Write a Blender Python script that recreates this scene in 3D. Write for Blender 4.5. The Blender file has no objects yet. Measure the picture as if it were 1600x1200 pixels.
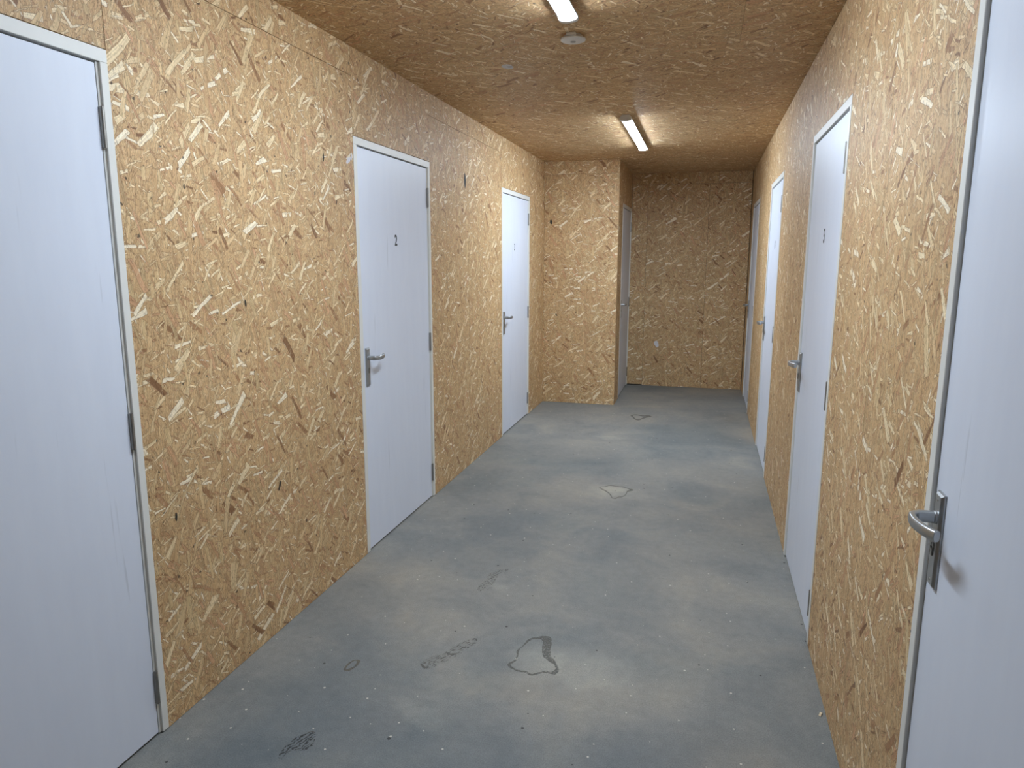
import bpy, bmesh, math, random
from mathutils import Vector, Matrix, Euler, noise as mnoise
R = random.Random(7)
SC = bpy.context.scene
COL = SC.collection

# ------------------------------------------------------------------ camera
F_PX, PITCH, YAW, ROLL = 1101.58, 0.1773, 0.2649, 0.0018
cam = bpy.data.cameras.new('camera'); co = bpy.data.objects.new('camera', cam); COL.objects.link(co)
cam.sensor_fit = 'HORIZONTAL'; cam.sensor_width = 36.0; cam.lens = 36.0 * F_PX / 1600.0
cam.clip_start = 0.02; cam.clip_end = 60
cy, sy, cp, sp = math.cos(YAW), math.sin(YAW), math.cos(PITCH), math.sin(PITCH)
fw = Vector((-sy * cp, cy * cp, -sp)); rt = Vector((cy, sy, 0)); up = rt.cross(fw)
c_, s_ = math.cos(ROLL), math.sin(ROLL)
rt, up = c_ * rt + s_ * up, -s_ * rt + c_ * up
M = Matrix((rt, up, -fw)).transposed().to_4x4(); M.translation = Vector((0, 0, 1.55))
co.matrix_world = M
SC.camera = co

# ------------------------------------------------------------------ world, exposure
w = bpy.data.worlds.new('world'); SC.world = w; w.use_nodes = True
w.node_tree.nodes['Background'].inputs[0].default_value = (0.02, 0.022, 0.025, 1)
w.node_tree.nodes['Background'].inputs[1].default_value = 1.0
SC.view_settings.view_transform = 'Standard'
try: SC.view_settings.look = 'None'
except Exception: pass
SC.view_settings.gamma = 1.0; SC.view_settings.use_curve_mapping = False
SC.view_settings.exposure = 0.0
LAMP = (154.0, 196.0)                          # emission strength of the two tube diffusers
LAMP_COL = (0.70, 0.83, 0.985)

# ------------------------------------------------------------------ room numbers (metres)
XL, XR, H = -1.6605, 0.4718, 2.5253           # left wall, right wall, ceiling
YF, XB, YB = 7.404, -0.8844, 8.707            # projecting front face, its side, back wall
Y0 = -3.2                                     # wall behind the viewer
DH = 2.123                                    # door frame height

# ------------------------------------------------------------------ node helpers
class NT:
    def __init__(s, tree): s.t = tree
    def n(s, typ, ins=None, **kw):
        nd = s.t.nodes.new(typ)
        for k, v in kw.items(): setattr(nd, k, v)
        for k, v in (ins or {}).items(): s.put(nd, k, v)
        return nd
    def put(s, nd, k, v):
        sock = nd.inputs[k]
        if isinstance(v, bpy.types.NodeSocket): s.t.links.new(v, sock)
        elif v is not None: sock.default_value = v
    def m(s, op, a, b=None, c=None, clamp=False):
        nd = s.n('ShaderNodeMath', operation=op, use_clamp=clamp)
        for i, v in enumerate((a, b, c)):
            if v is not None: s.put(nd, i, v)
        return nd.outputs[0]
    def v(s, op, a, b=None, scale=None):
        nd = s.n('ShaderNodeVectorMath', operation=op)
        s.put(nd, 0, a)
        if b is not None: s.put(nd, 1, b)
        if scale is not None: s.put(nd, 'Scale', scale)
        return nd.outputs[0]
    def mix(s, f, a, b, blend='MIX'):
        nd = s.n('ShaderNodeMix', data_type='RGBA', blend_type=blend)
        s.put(nd, 0, f); s.put(nd, 6, a); s.put(nd, 7, b)
        return nd.outputs[2]
    def mixf(s, f, a, b):
        nd = s.n('ShaderNodeMix', data_type='FLOAT'); s.put(nd, 0, f); s.put(nd, 2, a); s.put(nd, 3, b)
        return nd.outputs[0]
    def mixv(s, f, a, b):
        nd = s.n('ShaderNodeMix', data_type='VECTOR'); s.put(nd, 0, f); s.put(nd, 4, a); s.put(nd, 5, b)
        return nd.outputs[1]
    def ramp(s, f, stops, interp='LINEAR'):
        nd = s.n('ShaderNodeValToRGB'); s.put(nd, 0, f); cr = nd.color_ramp; cr.interpolation = interp
        while len(cr.elements) < len(stops): cr.elements.new(0.5)
        for e, (p, c) in zip(cr.elements, stops): e.position = p; e.color = c
        return nd.outputs[0]
    def noise(s, vec, scale, detail=2, rough=0.5, dist=0.0):
        return s.n('ShaderNodeTexNoise', {'Vector': vec, 'Scale': scale, 'Detail': detail, 'Roughness': rough, 'Distortion': dist})
    def smooth(s, x, a, b):
        nd = s.n('ShaderNodeMapRange', interpolation_type='SMOOTHSTEP')
        s.put(nd, 0, x); s.put(nd, 1, a); s.put(nd, 2, b); s.put(nd, 3, 0.0); s.put(nd, 4, 1.0)
        return nd.outputs[0]

def lin(r, g, b):
    f = lambda c: (c / 255 / 12.92) if c <= 10.3 else ((c / 255 + 0.055) / 1.055) ** 2.4
    return (f(r), f(g), f(b), 1)

def material(name):
    m = bpy.data.materials.new(name); m.use_nodes = True
    t = m.node_tree
    b = t.nodes['Principled BSDF']
    return m, NT(t), b

def plain(name, col, rough=0.5, metal=0.0, mottled=0.0, spec=0.5, scale=30):
    m, N, b = material(name)
    if mottled:
        tc = N.n('ShaderNodeTexCoord').outputs['Object']
        f = N.noise(tc, scale, 4, 0.6).outputs[0]
        a = tuple(c * (1 - mottled) for c in col[:3]) + (1,)
        N.put(b, 'Base Color', N.ramp(f, [(0.3, a), (0.7, col)]))
        N.put(b, 'Roughness', N.m('MULTIPLY_ADD', f, 0.2, rough - 0.1))
    else:
        b.inputs['Base Color'].default_value = col; b.inputs['Roughness'].default_value = rough
    b.inputs['Metallic'].default_value = metal
    b.inputs['Specular IOR Level'].default_value = spec
    return m

# ------------------------------------------------------------------ OSB: layers of random wood strands
def strand_group():
    g = bpy.data.node_groups.new('strand layer', 'ShaderNodeTree'); N = NT(g)
    I = g.interface
    for nm, ty in (('UV', 'NodeSocketVector'), ('Seed', 'NodeSocketFloat'), ('Cell', 'NodeSocketFloat'), ('Turn', 'NodeSocketFloat'),
                   ('Spread', 'NodeSocketFloat'), ('Length', 'NodeSocketFloat'), ('Width', 'NodeSocketFloat'), ('Amount', 'NodeSocketFloat'),
                   ('Value In', 'NodeSocketFloat'), ('Local In', 'NodeSocketVector'), ('Edge In', 'NodeSocketFloat')):
        I.new_socket(nm, in_out='INPUT', socket_type=ty)
    for nm, ty in (('Value', 'NodeSocketFloat'), ('Local', 'NodeSocketVector'), ('Edge', 'NodeSocketFloat')):
        I.new_socket(nm, in_out='OUTPUT', socket_type=ty)
    gi = N.n('NodeGroupInput').outputs; go = N.n('NodeGroupOutput')
    ro = N.n('ShaderNodeVectorRotate', {'Vector': gi['UV'], 'Angle': gi['Turn']}, rotation_type='Z_AXIS').outputs[0]
    p = N.v('SCALE', ro, scale=N.m('DIVIDE', 1.0, gi['Cell']))
    sx = N.n('ShaderNodeCombineXYZ', {0: N.m('MULTIPLY', gi['Seed'], 0.371), 1: N.m('MULTIPLY', gi['Seed'], 0.713), 2: gi['Seed']}).outputs[0]
    p = N.v('ADD', p, sx)
    cell = N.v('FLOOR', p); fr = N.v('SUBTRACT', N.v('FRACTION', p), (0.5, 0.5, 0.5))
    w1 = N.n('ShaderNodeTexWhiteNoise', {'Vector': cell}, noise_dimensions='3D')
    w2 = N.n('ShaderNodeTexWhiteNoise', {'Vector': N.v('ADD', cell, (17.3, 5.1, 9.7))}, noise_dimensions='3D')
    c1 = N.n('ShaderNodeSeparateColor', {0: w1.outputs['Color']}).outputs
    c2 = N.n('ShaderNodeSeparateColor', {0: w2.outputs['Color']}).outputs
    ang = N.m('SUBTRACT', N.m('MULTIPLY', N.m('SUBTRACT', c1[0], 0.40), gi['Spread']), gi['Turn'])
    jit = N.n('ShaderNodeCombineXYZ', {0: N.m('MULTIPLY_ADD', c1[1], 0.3, -0.15), 1: N.m('MULTIPLY_ADD', c1[2], 0.3, -0.15), 2: 0.0}).outputs[0]
    q = N.v('SCALE', N.v('SUBTRACT', fr, jit), scale=gi['Cell'])
    q = N.n('ShaderNodeVectorRotate', {'Vector': q, 'Angle': ang}, rotation_type='Z_AXIS').outputs[0]
    qs = N.n('ShaderNodeSeparateXYZ', {0: q}).outputs
    hl = N.m('MULTIPLY', gi['Length'], N.m('MULTIPLY_ADD', c2[0], 0.5, 0.5))
    hw = N.m('MULTIPLY', gi['Width'], N.m('MULTIPLY_ADD', c2[1], 0.75, 0.25))
    # skewed, tapering chip outline
    lx = N.m('ADD', qs[0], N.m('MULTIPLY', qs[1], N.m('MULTIPLY_ADD', c2[2], 0.3, -0.15)))
    dl = N.m('SUBTRACT', hl, N.m('ABSOLUTE', N.m('ADD', qs[1], N.m('MULTIPLY', qs[0], N.m('MULTIPLY_ADD', c1[2], 1.4, -0.7)))))
    dw = N.m('SUBTRACT', N.m('MULTIPLY', hw, N.m('MULTIPLY_ADD', N.m('DIVIDE', qs[1], hl), N.m('MULTIPLY_ADD', c1[1], 0.7, -0.35), 0.85)), N.m('ABSOLUTE', lx))
    d = N.m('MINIMUM', dl, dw)
    here = N.m('LESS_THAN', w2.outputs['Value'], gi['Amount'])
    mask = N.m('MULTIPLY', N.m('GREATER_THAN', d, 0.0), here)
    off = N.n('ShaderNodeCombineXYZ', {0: lx, 1: qs[1], 2: N.m('MULTIPLY', w1.outputs['Value'], 50.0)}).outputs[0]
    # thin edge shadow painted into the board colour just outside each chip
    rim = N.m('MULTIPLY', N.smooth(N.m('MULTIPLY', d, -1.0), 0.0024, 0.0), here)
    edge_under = N.m('MAXIMUM', N.m('MULTIPLY', gi['Edge In'], N.m('SUBTRACT', 1.0, mask)), N.m('MULTIPLY', rim, N.m('SUBTRACT', 1.0, mask)))
    N.put(go, 'Value', N.mixf(mask, gi['Value In'], w1.outputs['Value']))
    N.put(go, 'Local', N.mixv(mask, gi['Local In'], off))
    N.put(go, 'Edge', edge_under)
    return g
SG = strand_group()

def osb(name, spread=1.0):
    m, N, b = material(name)
    uv0 = N.n('ShaderNodeUVMap').outputs[0]
    wob = N.noise(uv0, 60, 5, 0.78).outputs['Color']
    wob2 = N.noise(uv0, 9, 1, 0.5).outputs['Color']
    uv = N.v('ADD', uv0, N.v('SCALE', N.v('SUBTRACT', wob, (0.5, 0.5, 0.5)), scale=0.011))
    uv = N.v('ADD', uv, N.v('SCALE', N.v('SUBTRACT', wob2, (0.5, 0.5, 0.5)), scale=0.02))
    base = N.noise(N.v('MULTIPLY', uv, (220, 60, 1)), 1, 3, 0.7).outputs[0]
    val, loc, edge = N.mixf(0.75, 0.5, base), uv, 0.0
    #        cell  turn  spread len    width  amount
    layers = [(.040, 0.3, 4.5, .024, .0050, .9), (.047, 1.1, 4.0, .026, .0060, .9), (.072, 2.0, 3.0, .036, .009, .85),
              (.095, 0.7, 2.6, .050, .012, .8), (.064, 2.6, 2.4, .034, .006, .6), (.085, 0.2, 2.4, .046, .007, .6),
              (.055, 1.8, 3.0, .028, .0035, .5), (.145, 1.5, 1.9, .072, .015, .75), (.110, 0.9, 1.8, .058, .011, .6),
              (.180, 2.3, 1.6, .088, .016, .6), (.130, 0.5, 1.6, .066, .012, .45), (.075, 2.9, 2.4, .040, .0024, .4)]
    for i, (cell, turn, spr, ln, wd, am) in enumerate(layers):
        nd = N.n('ShaderNodeGroup'); nd.node_tree = SG
        for k, v in (('UV', uv), ('Seed', 3.7 + i * 11.3), ('Cell', cell), ('Turn', turn), ('Spread', spr * spread), ('Length', ln),
                     ('Width', wd), ('Amount', am), ('Value In', val), ('Local In', loc), ('Edge In', edge)): N.put(nd, k, v)
        val, loc, edge = nd.outputs['Value'], nd.outputs['Local'], nd.outputs['Edge']
    c = N.ramp(val, [(0.0, lin(134, 97, 66)), (0.04, lin(172, 130, 92)), (0.11, lin(212, 168, 130)), (0.20, lin(196, 154, 114)),
                     (0.28, lin(186, 158, 118)), (0.37, lin(222, 194, 148)), (0.47, lin(208, 172, 128)), (0.55, lin(192, 156, 113)),
                     (0.63, lin(228, 203, 160)), (0.72, lin(213, 182, 138)), (0.79, lin(234, 211, 170)), (0.90, lin(240, 221, 184)), (0.97, lin(250, 238, 214))])
    grain = N.noise(N.v('MULTIPLY', loc, (300, 12, 1)), 1, 2, 0.6).outputs[0]
    c = N.mix(1.0, c, N.ramp(grain, [(0.3, (.72, .68, .62, 1)), (0.65, (1.08, 1.08, 1.07, 1))]), 'MULTIPLY')
    c = N.mix(N.m('MULTIPLY', edge, 0.7), c, lin(98, 68, 40))
    # loose fibres lying both ways, resin flecks and bark specks
    for a, col, lo, hi, k in ((0.45, lin(236, 218, 182), .61, .71, .45), (-0.4, lin(120, 84, 52), .60, .70, .45)):
        fq = N.n('ShaderNodeVectorRotate', {'Vector': uv, 'Angle': a}, rotation_type='Z_AXIS').outputs[0]
        fb = N.noise(N.v('MULTIPLY', fq, (330, 34, 1)), 1, 1, 0.5, 0.6).outputs[0]
        c = N.mix(N.m('MULTIPLY', N.smooth(fb, lo, hi), k), c, col)
    fl = N.noise(N.v('MULTIPLY', uv, (1.0, 0.45, 1)), 190, 2, 0.65).outputs[0]
    c = N.mix(N.m('MULTIPLY', N.smooth(fl, 0.57, 0.70), 0.65), c, lin(92, 62, 38))
    bark = N.noise(N.v('ADD', uv, (3.1, 7.7, 0)), 42, 1, 0.5).outputs[0]
    c = N.mix(N.m('MULTIPLY', N.smooth(bark, 0.735, 0.77), 0.85), c, lin(58, 44, 32))
    tone = N.noise(uv0, 1.6, 2, 0.5).outputs[0]
    c = N.mix(1.0, c, N.ramp(tone, [(0.3, (.98, .96, .91, 1)), (0.7, (1.09, 1.07, 1.03, 1))]), 'MULTIPLY')
    N.put(b, 'Base Color', c)
    b.inputs['Roughness'].default_value = 0.55; b.inputs['Specular IOR Level'].default_value = 0.35
    return m
OSB = osb('strand board')

# ------------------------------------------------------------------ concrete
def blotch_group():
    g = bpy.data.node_groups.new('soft blotch', 'ShaderNodeTree'); N = NT(g); I = g.interface
    for nm, ty in (('P', 'NodeSocketVector'), ('Centre', 'NodeSocketVector'), ('Size', 'NodeSocketVector'), ('Turn', 'NodeSocketFloat'),
                   ('Strength', 'NodeSocketFloat'), ('Tint', 'NodeSocketColor'), ('Colour In', 'NodeSocketColor')):
        I.new_socket(nm, in_out='INPUT', socket_type=ty)
    I.new_socket('Colour', in_out='OUTPUT', socket_type='NodeSocketColor')
    gi = N.n('NodeGroupInput').outputs; go = N.n('NodeGroupOutput')
    q = N.v('SUBTRACT', gi['P'], gi['Centre'])
    q = N.n('ShaderNodeVectorRotate', {'Vector': q, 'Angle': gi['Turn']}, rotation_type='Z_AXIS').outputs[0]
    q = N.v('DIVIDE', q, gi['Size'])
    d = N.n('ShaderNodeVectorMath', {0: q}, operation='LENGTH').outputs['Value']
    f = N.m('MULTIPLY', N.smooth(d, 1.0, 0.25), gi['Strength'])
    N.put(go, 'Colour', N.mix(f, gi['Colour In'], gi['Tint'], 'MULTIPLY'))
    return g

def concrete():
    m, N, b = material('concrete')
    p = N.n('ShaderNodeTexCoord').outputs['Object']
    p = N.v('MULTIPLY', p, (1, 1, 0))
    n1 = N.noise(p, 0.9, 4, 0.55, 0.4).outputs[0]
    n2 = N.noise(N.v('ADD', p, (4, 9, 0)), 2.6, 4, 0.6, 0.6).outputs[0]
    n3 = N.noise(p, 240, 2, 0.7).outputs[0]
    n4 = N.noise(p, 26, 4, 0.65).outputs[0]
    c = N.ramp(n1, [(0.36, lin(121, 124, 122)), (0.52, lin(133, 132, 127)), (0.66, lin(144, 140, 131))])
    c = N.mix(0.85, c, N.ramp(n2, [(0.32, (.80, .83, .86, 1)), (0.5, (1, 1, 1, 1)), (0.70, (1.22, 1.17, 1.10, 1))]), 'MULTIPLY')
    c = N.mix(0.8, c, N.ramp(n4, [(0.3, (.90, .90, .90, 1)), (0.7, (1.09, 1.09, 1.08, 1))]), 'MULTIPLY')
    c = N.mix(0.8, c, N.ramp(n3, [(0.25, (.66, .66, .66, 1)), (0.75, (1.36, 1.36, 1.36, 1))]), 'MULTIPLY')
    wp = N.v('ADD', p, N.v('SCALE', N.v('SUBTRACT', N.noise(p, 7, 3, 0.6).outputs['Color'], (.5, .5, .5)), scale=0.22))
    G = blotch_group()
    pale, warm, dark, blue = (1.36, 1.33, 1.26, 1), (1.20, 1.12, 1.03, 1), (.80, .80, .80, 1), (.78, .83, .88, 1)
    for (x, y, rx, ry, a, s, t) in FLOOR_BLOTCHES:
        nd = N.n('ShaderNodeGroup'); nd.node_tree = G
        for k, v in (('P', wp), ('Centre', (x, y, 0)), ('Size', (rx, ry, 1)), ('Turn', a), ('Strength', s),
                     ('Tint', {'p': pale, 'w': warm, 'd': dark, 'b': blue}[t]), ('Colour In', c)): N.put(nd, k, v)
        c = nd.outputs[0]
    # sawdust crumbs and dark specks
    vo = N.n('ShaderNodeTexVoronoi', {'Vector': N.v('MULTIPLY', p, (1, 1, 0)), 'Scale': 11.0, 'Randomness': 1.0}, voronoi_dimensions='2D')
    vr = N.n('ShaderNodeSeparateColor', {0: vo.outputs['Color']}).outputs
    crumb = N.m('MULTIPLY', N.m('LESS_THAN', vo.outputs['Distance'], N.m('MULTIPLY_ADD', vr[1], 0.035, 0.015)), N.m('GREATER_THAN', vr[0], 0.74))
    c = N.mix(N.m('MULTIPLY', crumb, 0.75), c, lin(214, 206, 190))
    vo = N.n('ShaderNodeTexVoronoi', {'Vector': N.v('ADD', p, (2.3, 1.1, 0)), 'Scale': 5.0, 'Randomness': 1.0}, voronoi_dimensions='2D')
    vr = N.n('ShaderNodeSeparateColor', {0: vo.outputs['Color']}).outputs
    speck = N.m('MULTIPLY', N.m('LESS_THAN', vo.outputs['Distance'], N.m('MULTIPLY_ADD', vr[1], 0.02, 0.012)), N.m('GREATER_THAN', vr[0], 0.72))
    c = N.mix(N.m('MULTIPLY', speck, 0.8), c, lin(48, 46, 42))
    N.put(b, 'Base Color', c)
    N.put(b, 'Roughness', N.m('MULTIPLY_ADD', n2, 0.25, 0.55)); b.inputs['Specular IOR Level'].default_value = 0.3
    return m
FLOOR_BLOTCHES = [(-0.565, 2.45, .15, .20, 0, .7, 'p'), (-0.53, 4.60, .12, .16, 0, .5, 'p'), (-1.0, 1.75, .8, .45, 0, .9, 'b'), (-.2, 1.75, .6, .4, 0, .7, 'b'), # x, y, half sizes, turn, strength, tint
    (-0.38, 2.46, .26, .20, 0.2, .9, 'p'), (-0.62, 2.27, .22, .13, 0, .5, 'w'), (-0.90, 3.05, .10, .08, .4, .6, 'p'),
    (-0.86, 2.05, .16, .10, .5, .55, 'p'), (-1.18, 2.62, .10, .08, .6, .5, 'w'), (-1.42, 2.95, .10, .10, 0, .4, 'w'),
    (-0.52, 4.55, .26, .22, 0, .6, 'p'), (-0.55, 6.8, .30, .30, 0, .5, 'w'), (-0.10, 3.2, .55, .80, 0, .35, 'w'),
    (-1.20, 2.20, .35, .55, 0, .8, 'b'), (-1.05, 3.60, .45, .80, 0, .7, 'b'), (-0.30, 1.95, .35, .30, 0, .6, 'b'),
    (0.15, 2.05, .25, .25, 0, .5, 'd'), (-0.95, 1.55, .6, .30, 0, .6, 'b'), (-0.75, 5.4, .35, .45, 0, .4, 'b'),
    (0.05, 4.3, .35, .6, 0, .3, 'd'), (-0.75, 6.0, .22, .10, 0, .5, 'p'), (0.30, 7.1, .14, .30, 0, .6, 'd'),
    (-0.05, 2.62, .22, .08, .2, .3, 'w'), (-0.62, 1.60, .2, .2, 0, .4, 'w')]
CONC = concrete()

def stain(name, col, cover, scale, treads=False, ang=0.0):
    m, N, b = material(name)
    p = N.n('ShaderNodeTexCoord').outputs['Object']
    f = N.noise(p, scale, 4, 0.7).outputs[0]
    a = N.smooth(f, 0.5 - cover * 0.35, 0.72 - cover * 0.25)
    if treads:
        q = N.n('ShaderNodeVectorRotate', {'Vector': p, 'Angle': ang}, rotation_type='Z_AXIS').outputs[0]
        wv = N.n('ShaderNodeTexWave', {'Vector': q, 'Scale': 26.0, 'Distortion': 9.0, 'Detail': 3.0, 'Detail Scale': 2.0}).outputs[1]
        a = N.m('MULTIPLY', a, N.smooth(wv, 0.35, 0.75))
    a = N.m('MULTIPLY', a, 0.85 if treads else 0.72 if cover > 1 else 0.85)
    b.inputs['Base Color'].default_value = col; b.inputs['Roughness'].default_value = 0.75
    N.put(b, 'Alpha', a)
    return m
ST_DARK = stain('damp rim', lin(104, 102, 95), .5, 120)
ST_LIGHT = stain('smooth mortar', lin(143, 142, 138), 1.3, 30)
ST_BROWN = stain('brown rim', lin(106, 100, 88), .8, 50)
ST_TREAD = stain('shoe print', lin(62, 64, 64), .55, 40, True, 0.35)
ST_FAINT = stain('faint print', lin(100, 98, 92), .25, 60, True, 0.5)

# ------------------------------------------------------------------ other materials
def door_paint():
    m, N, b = material('white door paint')
    p = N.n('ShaderNodeTexCoord').outputs['Object']
    f = N.noise(N.v('MULTIPLY', p, (3, 3, 0.6)), 4, 5, 0.65).outputs[0]
    c = N.ramp(f, [(0.25, lin(216, 221, 232)), (0.6, lin(220, 225, 235)), (0.8, lin(222, 227, 237))])
    s = N.noise(N.v('MULTIPLY', p, (46, 46, 2.2)), 1, 2, 0.5).outputs[0]
    gate = N.noise(p, 2.2, 1, 0.5).outputs[0]
    c = N.mix(N.m('MULTIPLY', N.m('MULTIPLY', N.smooth(s, 0.66, 0.73), N.smooth(gate, 0.52, 0.62)), 0.35), c, lin(168, 172, 180))
    N.put(b, 'Base Color', c); b.inputs['Roughness'].default_value = 0.42; b.inputs['Specular IOR Level'].default_value = 0.35
    return m
PAINT = door_paint()
FRAME = plain('ivory frame paint', lin(226, 224, 216), 0.45, mottled=0.05, scale=14)
ALU = plain('brushed aluminium', lin(176, 178, 178), 0.34, 0.85, mottled=0.06, scale=120)
STEEL = plain('hinge steel', lin(158, 155, 148), 0.42, 0.85, mottled=0.15, scale=80)
BLACK = plain('black lettering', lin(18, 20, 24), 0.5)
VOID = plain('keyhole black', lin(10, 10, 11), 0.6)
PLASTIC = plain('white plastic', lin(222, 222, 220), 0.4, mottled=0.03)
GREYPL = plain('grey plastic', lin(150, 154, 158), 0.4, mottled=0.05)
KNOT = plain('dark knot', lin(52, 46, 36), 0.7, mottled=0.4, scale=90)
PLASTER = plain('white filler', lin(226, 222, 222), 0.8, mottled=0.2, scale=120)
GREYFILL = plain('grey filler', lin(214, 214, 214), 0.8, mottled=0.2, scale=80)
BACKING = plain('dark cavity', lin(30, 26, 22), 0.9)
CHIP = plain('pale wood chip', lin(236, 214, 176), 0.6, mottled=0.15, scale=200)
def lamp_mat(strength):
    m, N, b = material('lit diffuser')
    b.inputs['Base Color'].default_value = (.9, .9, .9, 1)
    b.inputs['Emission Color'].default_value = LAMP_COL + (1,); b.inputs['Emission Strength'].default_value = strength
    return m
LIT = [lamp_mat(v) for v in LAMP]

# ------------------------------------------------------------------ mesh helpers
def box(bm, x0, x1, y0, y1, z0, z1, mi=0):
    vs = [bm.verts.new((x, y, z)) for z in (z0, z1) for y in (y0, y1) for x in (x0, x1)]
    out = []
    for q in ((0, 2, 3, 1), (4, 5, 7, 6), (0, 1, 5, 4), (2, 6, 7, 3), (0, 4, 6, 2), (1, 3, 7, 5)):
        f = bm.faces.new([vs[i] for i in q]); f.material_index = mi; out.append(f)
    return out

def cyl(bm, p0, p1, r0, r1=None, seg=20, caps=True, mi=0):
    p0, p1 = Vector(p0), Vector(p1); r1 = r0 if r1 is None else r1
    d = (p1 - p0).normalized(); a = d.orthogonal().normalized(); b_ = d.cross(a)
    rings = []
    for p, r in ((p0, r0), (p1, r1)):
        rings.append([bm.verts.new(p + a * math.cos(t) * r + b_ * math.sin(t) * r) for t in [2 * math.pi * k / seg for k in range(seg)]])
    for k in range(seg):
        f = bm.faces.new((rings[0][k], rings[0][(k + 1) % seg], rings[1][(k + 1) % seg], rings[1][k])); f.smooth = True; f.material_index = mi
    if caps:
        bm.faces.new(rings[0][::-1]).material_index = mi; bm.faces.new(rings[1]).material_index = mi

def lathe(bm, prof, seg=40, cx=0, cy_=0):
    rings = []
    for r, z in prof:
        rings.append([bm.verts.new((cx + r * math.cos(2 * math.pi * k / seg), cy_ + r * math.sin(2 * math.pi * k / seg), z)) for k in range(seg)])
    for a, b_ in zip(rings, rings[1:]):
        for k in range(seg):
            f = bm.faces.new((a[k], a[(k + 1) % seg], b_[(k + 1) % seg], b_[k])); f.smooth = True
    bm.faces.new(rings[0][::-1]); bm.faces.new(rings[-1])

def build(name, bm, mats, parent=None, bevel=0.0, seg=2, normals=True):
    if normals: bmesh.ops.recalc_face_normals(bm, faces=bm.faces)
    for e in bm.edges:
        if len(e.link_faces) == 2 and e.calc_face_angle(0) > 0.65: e.smooth = False
    me = bpy.data.meshes.new(name); bm.to_mesh(me); bm.free()
    for m in (mats if isinstance(mats, (list, tuple)) else [mats]): me.materials.append(m)
    o = bpy.data.objects.new(name, me); COL.objects.link(o)
    if parent: o.parent = parent
    if bevel:
        md = o.modifiers.new('bevel', 'BEVEL'); md.width = bevel; md.segments = seg; md.limit_method = 'ANGLE'; md.angle_limit = 0.7
        md.harden_normals = False
    return o

def tag(o, label, cat, group=None, kind=None):
    o['label'] = label; o['category'] = cat
    if group: o['group'] = group
    if kind: o['kind'] = kind
    return o

def empty(name, loc, rz=0.0):
    o = bpy.data.objects.new(name, None); COL.objects.link(o); o.location = loc; o.rotation_euler = (0, 0, rz)
    o.empty_display_size = 0.1
    return o

def child_copy(src, parent, loc=None):
    c = src.copy(); COL.objects.link(c); c.parent = parent
    if loc is not None: c.location = loc
    return c

# ------------------------------------------------------------------ boards
T = 0.018; GAP = 0.0011
def board(bm, uvl, axis, plane, sign, a0, a1, z0, z1, gap=GAP, swap=False):
    """one board; axis 'x': board in the YZ plane at X=plane facing sign; 'y': in the XZ plane; 'z': in the XY plane (a=x, z=y)"""
    a0 += gap; a1 -= gap
    lo, hi = (plane - T, plane) if sign > 0 else (plane, plane + T)
    if axis == 'x': fs = box(bm, lo, hi, a0, a1, z0, z1)
    elif axis == 'y': fs = box(bm, a0, a1, lo, hi, z0, z1)
    else: fs = box(bm, a0, a1, z0, z1, lo, hi)
    ou, ov = R.uniform(0, 40), R.uniform(0, 40)
    for f in fs:
        f.normal_update(); n = f.normal
        k = max(range(3), key=lambda i: abs(n[i]))
        for lp in f.loops:
            c = lp.vert.co
            u, v = ((c.y, c.z), (c.x, c.z), (c.y, c.x))[k]
            lp[uvl].uv = (u + ou, v + ov)

def spot(bm, axis, plane, sign, pts, mi, lift=0.0008):
    vs = []
    for a, z in pts:
        p = plane + sign * lift
        vs.append(bm.verts.new((p, a, z) if axis == 'x' else (a, p, z) if axis == 'y' else (a, z, p)))
    f = bm.faces.new(vs); f.material_index = mi
    f.normal_update()
    k = 'xyz'.index(axis)
    if f.normal[k] * sign < 0: f.normal_flip()

def ragged(pts, n=4, amp=0.004, seed=0):
    """subdivide a closed outline and roughen it"""
    out = []
    for i, p in enumerate(pts):
        q = pts[(i + 1) % len(pts)]
        for k in range(n):
            t = k / n; x = p[0] + (q[0] - p[0]) * t; y = p[1] + (q[1] - p[1]) * t
            v = mnoise.noise_vector(Vector((x * 60, y * 60, seed)))
            out.append((x + v.x * amp, y + v.y * amp))
    return out

def rounded(pts):
    out = []
    for i, p in enumerate(pts):
        q = pts[(i + 1) % len(pts)]
        out += [(p[0] * .75 + q[0] * .25, p[1] * .75 + q[1] * .25), (p[0] * .25 + q[0] * .75, p[1] * .25 + q[1] * .75)]
    return out

def oval(cx, cz, rx, rz, ang=0, n=14):
    ca, sa = math.cos(ang), math.sin(ang)
    return [(cx + ca * rx * math.cos(t) - sa * rz * math.sin(t), cz + sa * rx * math.cos(t) + ca * rz * math.sin(t))
            for t in [2 * math.pi * k / n for k in range(n)]]

# doors: name -> (wall, y0, y1)
LEFT = [(0.795, 1.745), (3.203, 4.182), (5.784, 6.752)]
RIGHT = [(0.648, 1.600), (2.857, 3.793), (5.150, 6.093), (7.368, 8.314)]
INNER = (7.770, 8.700)
SEAM = 2.395

def wall(name, label, axis, plane, sign, panels, spots=(), mats=(), backing=None):
    bm = bmesh.new(); uvl = bm.loops.layers.uv.new('UVMap')
    for p in panels: board(bm, uvl, axis, plane, sign, *p)
    for s in spots: spot(bm, axis, plane, sign, *s)
    # studs / dark cavity behind the boards, around the openings
    for (a0, a1, z0, z1) in backing:
        lo, hi = plane - sign * (T + 0.001), plane - sign * 0.09
        lo, hi = min(lo, hi), max(lo, hi)
        if axis == 'x': box(bm, lo, hi, a0, a1, z0, z1, 1)
        else: box(bm, a0, a1, lo, hi, z0, z1, 1)
    o = build(name, bm, [OSB, BACKING] + list(mats), normals=False)
    return tag(o, label, 'wall', kind='structure')

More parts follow.
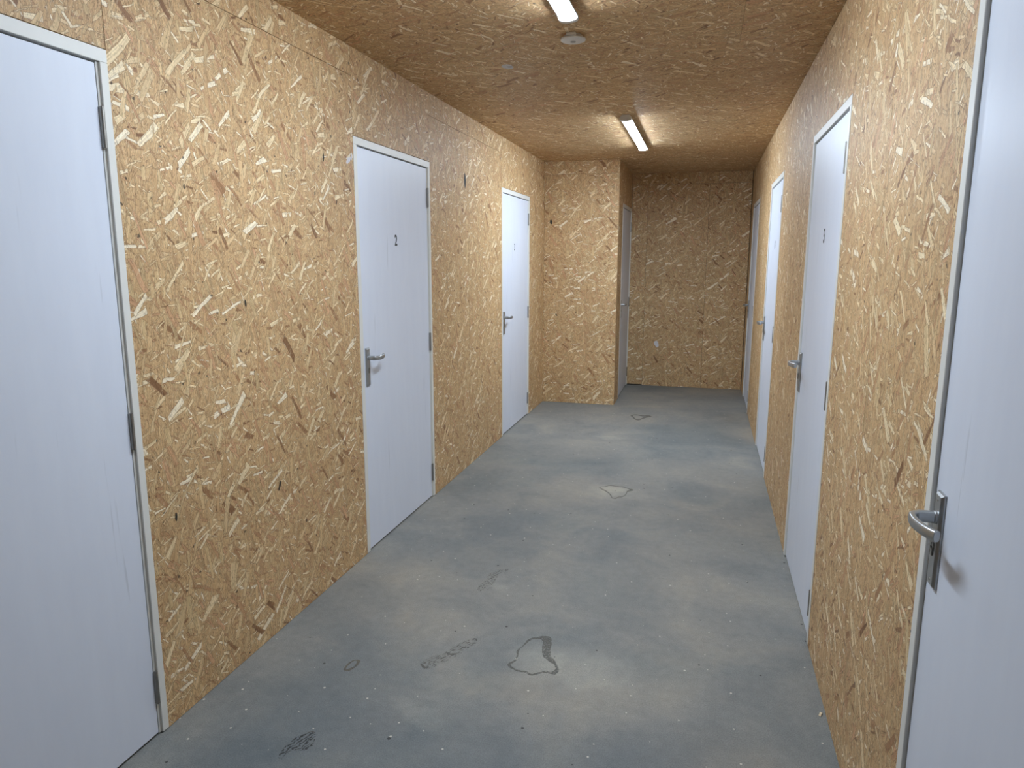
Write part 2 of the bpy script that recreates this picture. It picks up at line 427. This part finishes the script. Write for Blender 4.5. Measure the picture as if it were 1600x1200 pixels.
def side_panels(doors, ya, yb, cuts, top, fascia):
    """boards between the doors, one board over each door; fascia: list of (a0, a1, [strip cuts])"""
    out, back = [], []
    ys = [ya] + [v for d in doors for v in d] + [yb]
    for i in range(0, len(ys), 2):
        a, b_ = ys[i], ys[i + 1]
        cc = [a] + [c for c in cuts if a < c < b_] + [b_]
        for c0, c1 in zip(cc, cc[1:]):
            out.append((c0, c1, 0.002, SEAM - GAP) if fascia else (c0, c1, 0.002, top))
            if fascia:
                fc = [c0] + [c for c in fascia if c0 + .05 < c < c1 - .05] + [c1]
                for f0, f1 in zip(fc, fc[1:]): out.append((f0, f1, SEAM + GAP, top))
        back.append((a + .002, b_ - .002, 0.003, top))
    for d in doors:
        out.append((d[0], d[1], DH + 0.003, top)); back.append((d[0] - .002, d[1] + .002, DH + 0.003, top))
    return out, back

p, bk = side_panels(LEFT, Y0, YF + T, [-1.9, -0.65, 4.92], H, [-0.65, 2.62, 4.92, 5.75])
kn = ragged([(4.845, 2.137), (4.862, 2.118), (4.872, 2.085), (4.868, 2.055), (4.852, 2.022), (4.838, 2.045), (4.828, 2.075), (4.830, 2.110)], 2, .003)
flecks = []
for (a, z, s) in ((2.92, 1.985, .012), (3.02, 1.80, .008), (2.30, 1.38, .010), (2.45, .62, .014), (1.86, .70, .010), (5.35, 1.22, .012)):
    flecks.append((ragged(oval(a, z, s * .5, s * 1.5, R.uniform(-.5, .5), 8), 2, .003, a), 2))
wall('wall_left', 'long left wall of tan strand board carrying doors 2 and 3', 'x', XL, 1, p,
     [(kn, 2), (ragged(oval(3.150, 2.003, .026, .010, .7), 2, .006), 3), (ragged(oval(3.182, 2.022, .006, .016, 0), 2, .003), 3)] + flecks, [KNOT, PLASTER], bk)
p, bk = side_panels(RIGHT, Y0, YB + T, [-1.9, -0.65, 2.236, 4.45], H - 0.003, [])
wall('wall_right', 'long right wall of tan strand board carrying doors 5 and 6', 'x', XR, -1, p, [], [], bk)
wall('wall_front', 'strand board face of the projecting room corner, left of the alcove', 'y', YF, -1,
     [(XL, XB, 0.002, SEAM - GAP), (XL, XB, SEAM + GAP * .5, H)],
     [(ragged(oval(-1.588, 1.918, .013, .024), 2, .003), 2), (ragged(oval(-1.52, .95, .006, .016, .6), 2, .003), 2)], [KNOT], [(XL, XB - T - .002, .003, H)])
p = [(YF + T, INNER[0], 0.002, H), (INNER[0], INNER[1], DH + .003, H)]
wall('wall_inner', 'shaded strand board side of the alcove with a door in it', 'x', XB, 1, p, [], [], [(YF + .1, INNER[0], .003, H), (INNER[0], INNER[1], DH + .003, H)])
wall('wall_back', 'strand board wall closing the far end of the alcove', 'y', YB, -1,
     [(XB, -0.700, 0.012, SEAM), (-0.700, 0.0, 0.002, SEAM), (0.0, XR - .006, 0.002, SEAM), (XB, 0.10, SEAM + .003, H), (0.10, XR - .006, SEAM + .003, H)],
     [(ragged(oval(-.538, .520, .026, .042, .5), 2, .010), 2)], [PLASTER], [(XB, XR, 0.02, H)])
wall('wall_rear', 'strand board wall behind the viewer', 'y', Y0, 1, [(XL, -.45, .002, H), (-.45, XR, .002, H)], [], [], [(XL, XR, 0, H)])

bm = bmesh.new(); uvl = bm.loops.layers.uv.new('UVMap')
ys = [Y0, -2.50, -1.28, -0.06, 1.16, 2.38, 3.60, 4.82, 6.04, 7.26, YB + T]
for a, b_ in zip(ys, ys[1:]):
    cut = R.choice([-1.1, -.3, .1])
    xs = [XL - T, XR + T] if R.random() < .5 else [XL - T, cut, XR + T]
    for x0, x1 in zip(xs, xs[1:]): board(bm, uvl, 'z', H, -1, x0, x1, a + .0006, b_ - .0006, .0006)
box(bm, XL - .1, XR + .1, Y0 - .1, YB + .1, H + T + .001, H + .08, 1)
spot(bm, 'z', H, -1, ragged(oval(-1.043, 3.745, .030, .048), 2, .006), 2)
spot(bm, 'z', H, -1, ragged(oval(-1.030, 3.750, .014, .012), 2, .004), 3, .0014)
tag(build('ceiling', bm, [OSB, BACKING, GREYFILL, plain('filler dimple', lin(150, 150, 152), .8)], normals=False), 'strand board ceiling of the corridor', 'ceiling', kind='structure')

# ------------------------------------------------------------------ floor with its patches and prints
bm = bmesh.new()
box(bm, XL - .12, XR + .12, Y0 - .1, YB + .12, -.12, 0)
def fpoly(pts, mi, lift, n=3, amp=.003, seed=0): spot(bm, 'z', 0.0, 1, ragged(rounded(pts), n, amp, seed), mi, lift)
fpoly([(-0.6338,2.6117), (-0.6083,2.6248), (-0.5757,2.6489), (-0.5426,2.6428), (-0.536,2.5969), (-0.5284,2.5471), (-0.5211,2.4989), (-0.4997,2.483), (-0.4754,2.4367), (-0.4663,2.4134), (-0.4754,2.3805), (-0.4937,2.3855), (-0.5182,2.3915), (-0.5422,2.3697), (-0.5638,2.3513), (-0.5887,2.3696), (-0.614,2.3652), (-0.6438,2.3775), (-0.6595,2.3861), (-0.6697,2.4122), (-0.6506,2.4362), (-0.6461,2.4646), (-0.6613,2.5106), (-0.6451,2.5436)],1,0.0004,3,0.003,0)
fpoly([(-0.6251,2.6021), (-0.5997,2.6151), (-0.5746,2.616), (-0.5677,2.5649), (-0.5521,2.4959), (-0.5201,2.4667), (-0.4923,2.4477), (-0.4817,2.4246), (-0.4908,2.399), (-0.5171,2.3994), (-0.5499,2.3777), (-0.5667,2.363), (-0.5856,2.3806), (-0.6137,2.3755), (-0.647,2.3895), (-0.6579,2.4075), (-0.6409,2.4335), (-0.6431,2.4764), (-0.6526,2.5129), (-0.6392,2.5453)],0,0.0008,3,0.003,0)
fpoly([(-0.6447,4.6322), (-0.6014,4.6656), (-0.5729,4.7006), (-0.5325,4.6955), (-0.4795,4.6941), (-0.437,4.6633), (-0.3997,4.6473), (-0.403,4.6152), (-0.4364,4.5957), (-0.4363,4.5348), (-0.455,4.475), (-0.4844,4.4571), (-0.4956,4.42), (-0.5252,4.4312), (-0.5386,4.4864), (-0.5723,4.5477), (-0.6028,4.5806)],1,0.0004,3,0.004,0)
fpoly([(-0.636,4.6293), (-0.5965,4.6541), (-0.5709,4.6849), (-0.531,4.683), (-0.4812,4.6797), (-0.4422,4.6513), (-0.4238,4.6302), (-0.445,4.6015), (-0.443,4.5379), (-0.4595,4.4866), (-0.4889,4.4686), (-0.5007,4.436), (-0.5236,4.4433), (-0.5315,4.4934), (-0.569,4.5589), (-0.6002,4.597)],0,0.0008,3,0.003,0)
fpoly([(-0.6646,6.9606), (-0.6086,7.022), (-0.5377,6.9736), (-0.4746,7.0138), (-0.4421,6.9555), (-0.4938,6.8967), (-0.5339,6.82), (-0.5547,6.7415), (-0.6043,6.7788), (-0.6328,6.8799)],1,0.0004,3,0.006,0)
fpoly([(-0.6411,6.9446), (-0.6044,6.9775), (-0.5339,6.9298), (-0.4979,6.9488), (-0.5376,6.8625), (-0.5637,6.7902), (-0.5993,6.8234), (-0.6191,6.8837)],0,0.0008,3,0.004,0)
fpoly([(-1.2648,2.2065), (-1.2674,2.2201), (-1.2667,2.2439), (-1.2628,2.2623), (-1.2565,2.2747), (-1.2374,2.2813), (-1.2254,2.2752), (-1.2242,2.2542), (-1.224,2.2385), (-1.2289,2.219), (-1.2367,2.204), (-1.2472,2.1973), (-1.2559,2.1987)],3,0.0004,2,0.002,0)
fpoly([(-1.2591,2.212), (-1.2591,2.2328), (-1.2565,2.2533), (-1.2508,2.2669), (-1.2429,2.2717), (-1.2353,2.2618), (-1.2337,2.2464), (-1.2364,2.2273), (-1.2444,2.2186), (-1.2492,2.2083)],0,0.0008,2,0.002,0)
fpoly([(-0.9969,2.3189), (-0.9776,2.3727), (-0.9448,2.403), (-0.9276,2.4221), (-0.9074,2.479), (-0.8765,2.533), (-0.8424,2.5559), (-0.83,2.5305), (-0.836,2.4986), (-0.8546,2.4566), (-0.8741,2.4082), (-0.9001,2.3696), (-0.9243,2.3287), (-0.9439,2.2932), (-0.9651,2.2874)],5,0.0004,3,0.003,0)
fpoly([(-0.9969,2.3189), (-0.9919,2.3237), (-0.9695,2.3028), (-0.9589,2.3158), (-0.9528,2.3007), (-0.9628,2.2864), (-0.9801,2.2999)],1,0.0008,2,0.004,0)
fpoly([(-0.8597,2.5453), (-0.8443,2.5554), (-0.8301,2.5342), (-0.8338,2.5294), (-0.8446,2.5437), (-0.8553,2.538)],1,0.0008,2,0.003,0)
fpoly([(-0.9258,2.4226), (-0.9111,2.4158), (-0.8853,2.4229), (-0.8837,2.4127), (-0.9014,2.406), (-0.9167,2.4036)],1,0.0008,2,0.004,0)
fpoly([(-1.2287,1.7178), (-1.2352,1.7608), (-1.2296,1.7961), (-1.2211,1.8178), (-1.2017,1.8428), (-1.1871,1.8557), (-1.1728,1.8529), (-1.162,1.8318), (-1.1529,1.8086), (-1.1459,1.7812), (-1.1605,1.7648), (-1.1746,1.7528), (-1.2043,1.761), (-1.2101,1.741), (-1.2058,1.7201), (-1.2132,1.7081)],4,0.0004,3,0.003,0)
fpoly([(-1.2014,1.8451), (-1.185,1.8574), (-1.1735,1.8528), (-1.1722,1.8465), (-1.1843,1.8509), (-1.1984,1.8426)],1,0.0008,2,0.003,0)
fpoly([(-0.9822,2.976), (-0.9754,3.0299), (-0.9578,3.0829), (-0.9734,3.1336), (-0.9413,3.1934), (-0.8968,3.2317), (-0.8831,3.2095), (-0.9075,3.163), (-0.9184,3.1321), (-0.9202,3.0717), (-0.9042,3.0181), (-0.925,2.9765), (-0.9541,2.9482)],5,0.0004,3,0.003,0)
floor = build('floor', bm, [CONC, ST_DARK, ST_LIGHT, ST_BROWN, ST_TREAD, ST_FAINT], normals=False)
tag(floor, 'grey concrete floor with worn patches and dusty shoe prints', 'floor', kind='structure')

# ------------------------------------------------------------------ doors
def lever_mesh():
    bm = bmesh.new()
    path = [(0, .004), (0, .018), (0, .031), (-.003, .039), (-.010, .0455), (-.022, .0495), (-.040, .0505), (-.060, .0490), (-.080, .045), (-.098, .039), (-.114, .031)]
    n = 20; rings = []
    for i, (x, y) in enumerate(path):
        a = Vector(path[max(i - 1, 0)]); b_ = Vector(path[min(i + 1, len(path) - 1)])
        t = (b_ - a).normalized(); nr = Vector((-t.y, t.x))
        hz = .0118 if i < 3 else .0112; hn = .0098 if i < 3 else .0072
        if i in (3, 4): hn = .0086
        ring = []
        for k in range(n):
            th = 2 * math.pi * k / n
            cx, cz = math.cos(th), math.sin(th)
            ex = math.copysign(abs(cx) ** .7, cx) * hn; ez = math.copysign(abs(cz) ** .7, cz) * hz
            ring.append(bm.verts.new((x + nr.x * ex, y + nr.y * ex, ez)))
        rings.append(ring)
    for a, b_ in zip(rings, rings[1:]):
        for k in range(n):
            f = bm.faces.new((a[k], a[(k + 1) % n], b_[(k + 1) % n], b_[k])); f.smooth = True
    bm.faces.new(rings[0]); bm.faces.new(rings[-1])
    cyl(bm, (0, -.001, 0), (0, .006, 0), .0138, .0130, 24)
    return bm

def plate_mesh():
    bm = bmesh.new(); box(bm, -.0205, .0205, 0, .0045, -.099, .099)
    bw, bh = .0185, .097
    vs0 = [(-bw, -bh), (bw, -bh), (bw, bh), (-bw, bh)]
    k = .72
    lo = [bm.verts.new((x, .0045, z)) for x, z in vs0]; hi = [bm.verts.new((x - math.copysign(.0035, x), .0095, z - math.copysign(.0035, z))) for x, z in vs0]
    for i in range(4): bm.faces.new((lo[i], lo[(i + 1) % 4], hi[(i + 1) % 4], hi[i]))
    bm.faces.new(hi)
    return bm

def cylinder_mesh():
    bm = bmesh.new()
    cyl(bm, (0, .008, .006), (0, .0125, .006), .0082, seg=24)
    box(bm, -.005, .005, .008, .0125, -.016, .004)
    box(bm, -.0009, .0009, .0122, .0128, .0005, .0105, 1)
    return bm

def hinge_mesh():
    bm = bmesh.new()
    for z0, z1 in ((-.055, -.0200), (-.0190, .0190), (.0200, .055)): cyl(bm, (0, 0, z0), (0, 0, z1), .0058, seg=18)
    cyl(bm, (0, 0, -.0565), (0, 0, .0565), .0050, seg=18)
    box(bm, .0042, .0058, -.010, .0015, -.055, .055)
    return bm

PROTO = {}
def door(name, label, x, y0, y1, rz, number=None, num_off=0.0):
    W = y1 - y0
    root = empty(name, (x, (y0 + y1) / 2, 0), rz); tag(root, label, 'door', kind='structure')
    h = W / 2
    fh, fl = .027, .033                    # visible face width on the hinge side / lock side
    lh, ll = .008, 0.0                     # set-back lip beside the leaf
    yf, yl = .0022, -.0062                 # frame face and lip planes, out of the wall
    # frame: two posts under a full-width head, leaf stop behind
    bm = bmesh.new()
    box(bm, -h, -h + fh, -.085, yf, .004, DH - .0362); box(bm, h - fl, h, -.085, yf, .004, DH - .0362)
    box(bm, -h, h, -.085, yf, DH - .036, DH)
    fr = build('door_frame', bm, FRAME, root, .0012, 1)
    bm = bmesh.new()
    box(bm, -h + fh - .001, -h + fh + lh, -.085, yl, .004, DH - .037)
    box(bm, -h + fh + lh - .002, -h + fh + lh + .018, -.085, -.056, .004, DH - .04); box(bm, h - fl - ll - .018, h - fl - ll + .002, -.085, -.056, .004, DH - .04)
    box(bm, -h + fh + lh, h - fl - ll, -.085, -.056, DH - .064, DH - .035)
    build('rebate', bm, FRAME, fr, .0008, 1)
    bm = bmesh.new()
    box(bm, -h + fh + lh + .003, h - fl - ll - .003, -.050, yl, .009, DH - .042)
    leaf = build('door_leaf', bm, PAINT, root, .0012, 1)
    hx = -h + fh + lh - .001
    for z in (.170, 1.027, 1.910):
        if 'hinge' not in PROTO: PROTO['hinge'] = build('hinge', hinge_mesh(), STEEL, root); o = PROTO['hinge']
        else: o = child_copy(PROTO['hinge'], root)
        o.location = (hx, .0005, z)
    px = h - .081
    if 'plate' not in PROTO:
        PROTO['plate'] = build('handle_plate', plate_mesh(), ALU, root, .0008, 2); pl = PROTO['plate']
        PROTO['lever'] = build('lever_handle', lever_mesh(), ALU, pl, .0012, 2)
        PROTO['lock'] = build('lock_cylinder', cylinder_mesh(), [STEEL, VOID], pl)
        bm = bmesh.new(); cyl(bm, (0, .0090, 0), (0, .0102, 0), .0032, .0026, 14); PROTO['screw'] = build('screw', bm, STEEL, pl)
        kids = [PROTO['lever'], PROTO['lock'], PROTO['screw']]
    else:
        pl = child_copy(PROTO['plate'], root); kids = [child_copy(PROTO[k], pl) for k in ('lever', 'lock', 'screw')]
    pl.location = (px, yl, .992)
    kids[0].location = (0, .0085, .048); kids[1].location = (0, 0, -.016); kids[2].location = (0, 0, .084)
    s2 = child_copy(PROTO['screw'], pl, (0, 0, -.084))
    if number:
        cu = bpy.data.curves.new('number', 'FONT'); cu.body = number; cu.size = .082; cu.align_x = 'CENTER'; cu.extrude = .0004; cu.offset = .0016
        tmp = bpy.data.objects.new('tmp', cu); COL.objects.link(tmp)
        dg = bpy.context.evaluated_depsgraph_get(); me = bpy.data.meshes.new_from_object(tmp.evaluated_get(dg))
        bpy.data.objects.remove(tmp)
        no = bpy.data.objects.new('door_number', me); COL.objects.link(no); no.parent = root
        me.materials.clear(); me.materials.append(BLACK)
        no.rotation_euler = (math.pi / 2, 0, math.pi); no.scale = (.82, 1, 1)
        no.location = (num_off, yl + .0006, 1.616)
        no['label'] = 'black digit ' + number
    return root

q = -math.pi / 2
door('door_1', 'nearest white door on the left, cut off by the photo edge, three hinges showing', XL, *LEFT[0], q)
door('door_2', 'white door numbered 2 in the middle of the left wall', XL, *LEFT[1], q, '2', .013)
door('door_3', 'white door numbered 3, brightest one, farthest along the left wall', XL, *LEFT[2], q, '3', .044)
door('door_4', 'nearest white door on the right with the large lever handle', XR, *RIGHT[0], -q)
door('door_5', 'white door numbered 5 on the right wall', XR, *RIGHT[1], -q, '5', -.025)
door('door_6', 'narrow looking white door numbered 6, third along the right wall', XR, *RIGHT[2], -q, '6', -.055)
door('door_7', 'dim grey-looking door at the far end of the right wall, beside the alcove back', XR, *RIGHT[3], -q)
door('door_8', 'shadowed grey-looking door in the side of the alcove', XB, *INNER, q)

# ------------------------------------------------------------------ batten lamps
def lamp(x, y0, y1, lit, label):
    L = y1 - y0
    root = empty('ceiling_light', (x, (y0 + y1) / 2, H)); tag(root, label, 'ceiling light', 'tube lamps along the corridor ceiling')
    bm = bmesh.new()
    prof = [(-.026, -.0005), (.026, -.0005), (.034, -.014), (.0380, -.018), (.0380, -.0255), (-.0380, -.0255), (-.0380, -.018), (-.034, -.014)]
    def extr(bm, prof, a, b_, smooth=False):
        r0 = [bm.verts.new((px, a, pz)) for px, pz in prof]; r1 = [bm.verts.new((px, b_, pz)) for px, pz in prof]
        for k in range(len(prof)):
            f = bm.faces.new((r0[k], r0[(k + 1) % len(prof)], r1[(k + 1) % len(prof)], r1[k])); f.smooth = smooth
        bm.faces.new(r0[::-1]); bm.faces.new(r1)
    extr(bm, prof, -L / 2 + .030, L / 2 - .030)
    build('housing', bm, GREYPL, root)
    dp = [(-.0312, -.0256)] + [(-.0318 * math.cos(t), -.0270 - .0128 * math.sin(t)) for t in [math.pi * k / 14 for k in range(15)]] + [(.0312, -.0256)]
    bm = bmesh.new(); extr(bm, dp, -L / 2 + .030, L / 2 - .030, True); build('diffuser', bm, lit, root)['label'] = 'glowing white diffuser tube'
    ep = [(-.028, -.0005), (.028, -.0005), (.0385, -.016)] + [(.0405 * math.cos(t), -.026 - .0175 * abs(math.sin(t)) ** .6) for t in [math.pi * k / 14 for k in range(15)]] + [(-.0385, -.016)]
    for a, b_ in ((-L / 2, -L / 2 + .0295), (L / 2 - .0295, L / 2)):
        bm = bmesh.new(); extr(bm, ep, a, b_, True); build('end_cap', bm, PLASTIC, root, .003, 2)
    return root
lamp(-.582, 1.565, 3.015, LIT[0], 'nearer lit tube lamp, cut off by the top of the photo')
lamp(-.586, 5.145, 6.595, LIT[1], 'farther lit tube lamp, whole, above the far end')

# ------------------------------------------------------------------ smoke alarm
root = empty('smoke_alarm', (-.622, 3.325, H)); tag(root, 'round white smoke alarm on the ceiling beyond the nearer tube lamp', 'smoke alarm')
bm = bmesh.new(); lathe(bm, [(.043, -.0006), (.043, -.009), (.041, -.0105)], 40); box(bm, -.021, .021, -.060, -.036, -.011, -.0008)
build('mounting_base', bm, PLASTIC, root, .001, 1)
bm = bmesh.new(); lathe(bm, [(.045, -.0110), (.055, -.0125), (.0565, -.0155), (.0550, -.0200), (.047, -.0235), (.034, -.0250), (.016, -.0254)], 48)
cov = build('cover', bm, PLASTIC, root)
bm = bmesh.new(); lathe(bm, [(.0125, -.0255), (.0125, -.0266), (.011, -.0272)], 28); build('test_button', bm, GREYPL, cov)

# ------------------------------------------------------------------ wood chip on the floor
bm = bmesh.new()
prof = [(-.012, 0), (-.006, .003), (0, .0045), (.006, .004), (.011, .001)]
for k, (dx, wd) in enumerate(((0, .0035),)):
    r0 = [bm.verts.new((x, -wd, z)) for x, z in prof]; r1 = [bm.verts.new((x * .9, wd, z + .0008)) for x, z in prof]
    r2 = [bm.verts.new((x, -wd, z + .0016)) for x, z in prof]; r3 = [bm.verts.new((x * .9, wd, z + .0024)) for x, z in prof]
    for i in range(4):
        bm.faces.new((r0[i], r0[i + 1], r1[i + 1], r1[i])); bm.faces.new((r2[i], r3[i], r3[i + 1], r2[i + 1]))
        bm.faces.new((r0[i], r2[i], r2[i + 1], r0[i + 1])); bm.faces.new((r1[i], r1[i + 1], r3[i + 1], r3[i]))
    for i in (0, 4): bm.faces.new((r0[i], r1[i], r3[i], r2[i]))
o = build('wood_chip', bm, CHIP); o.location = (.455, 2.395, .0003); o.rotation_euler = (0, 0, 1.15)
tag(o, 'small pale curled wood chip on the floor against the right wall', 'wood chip')
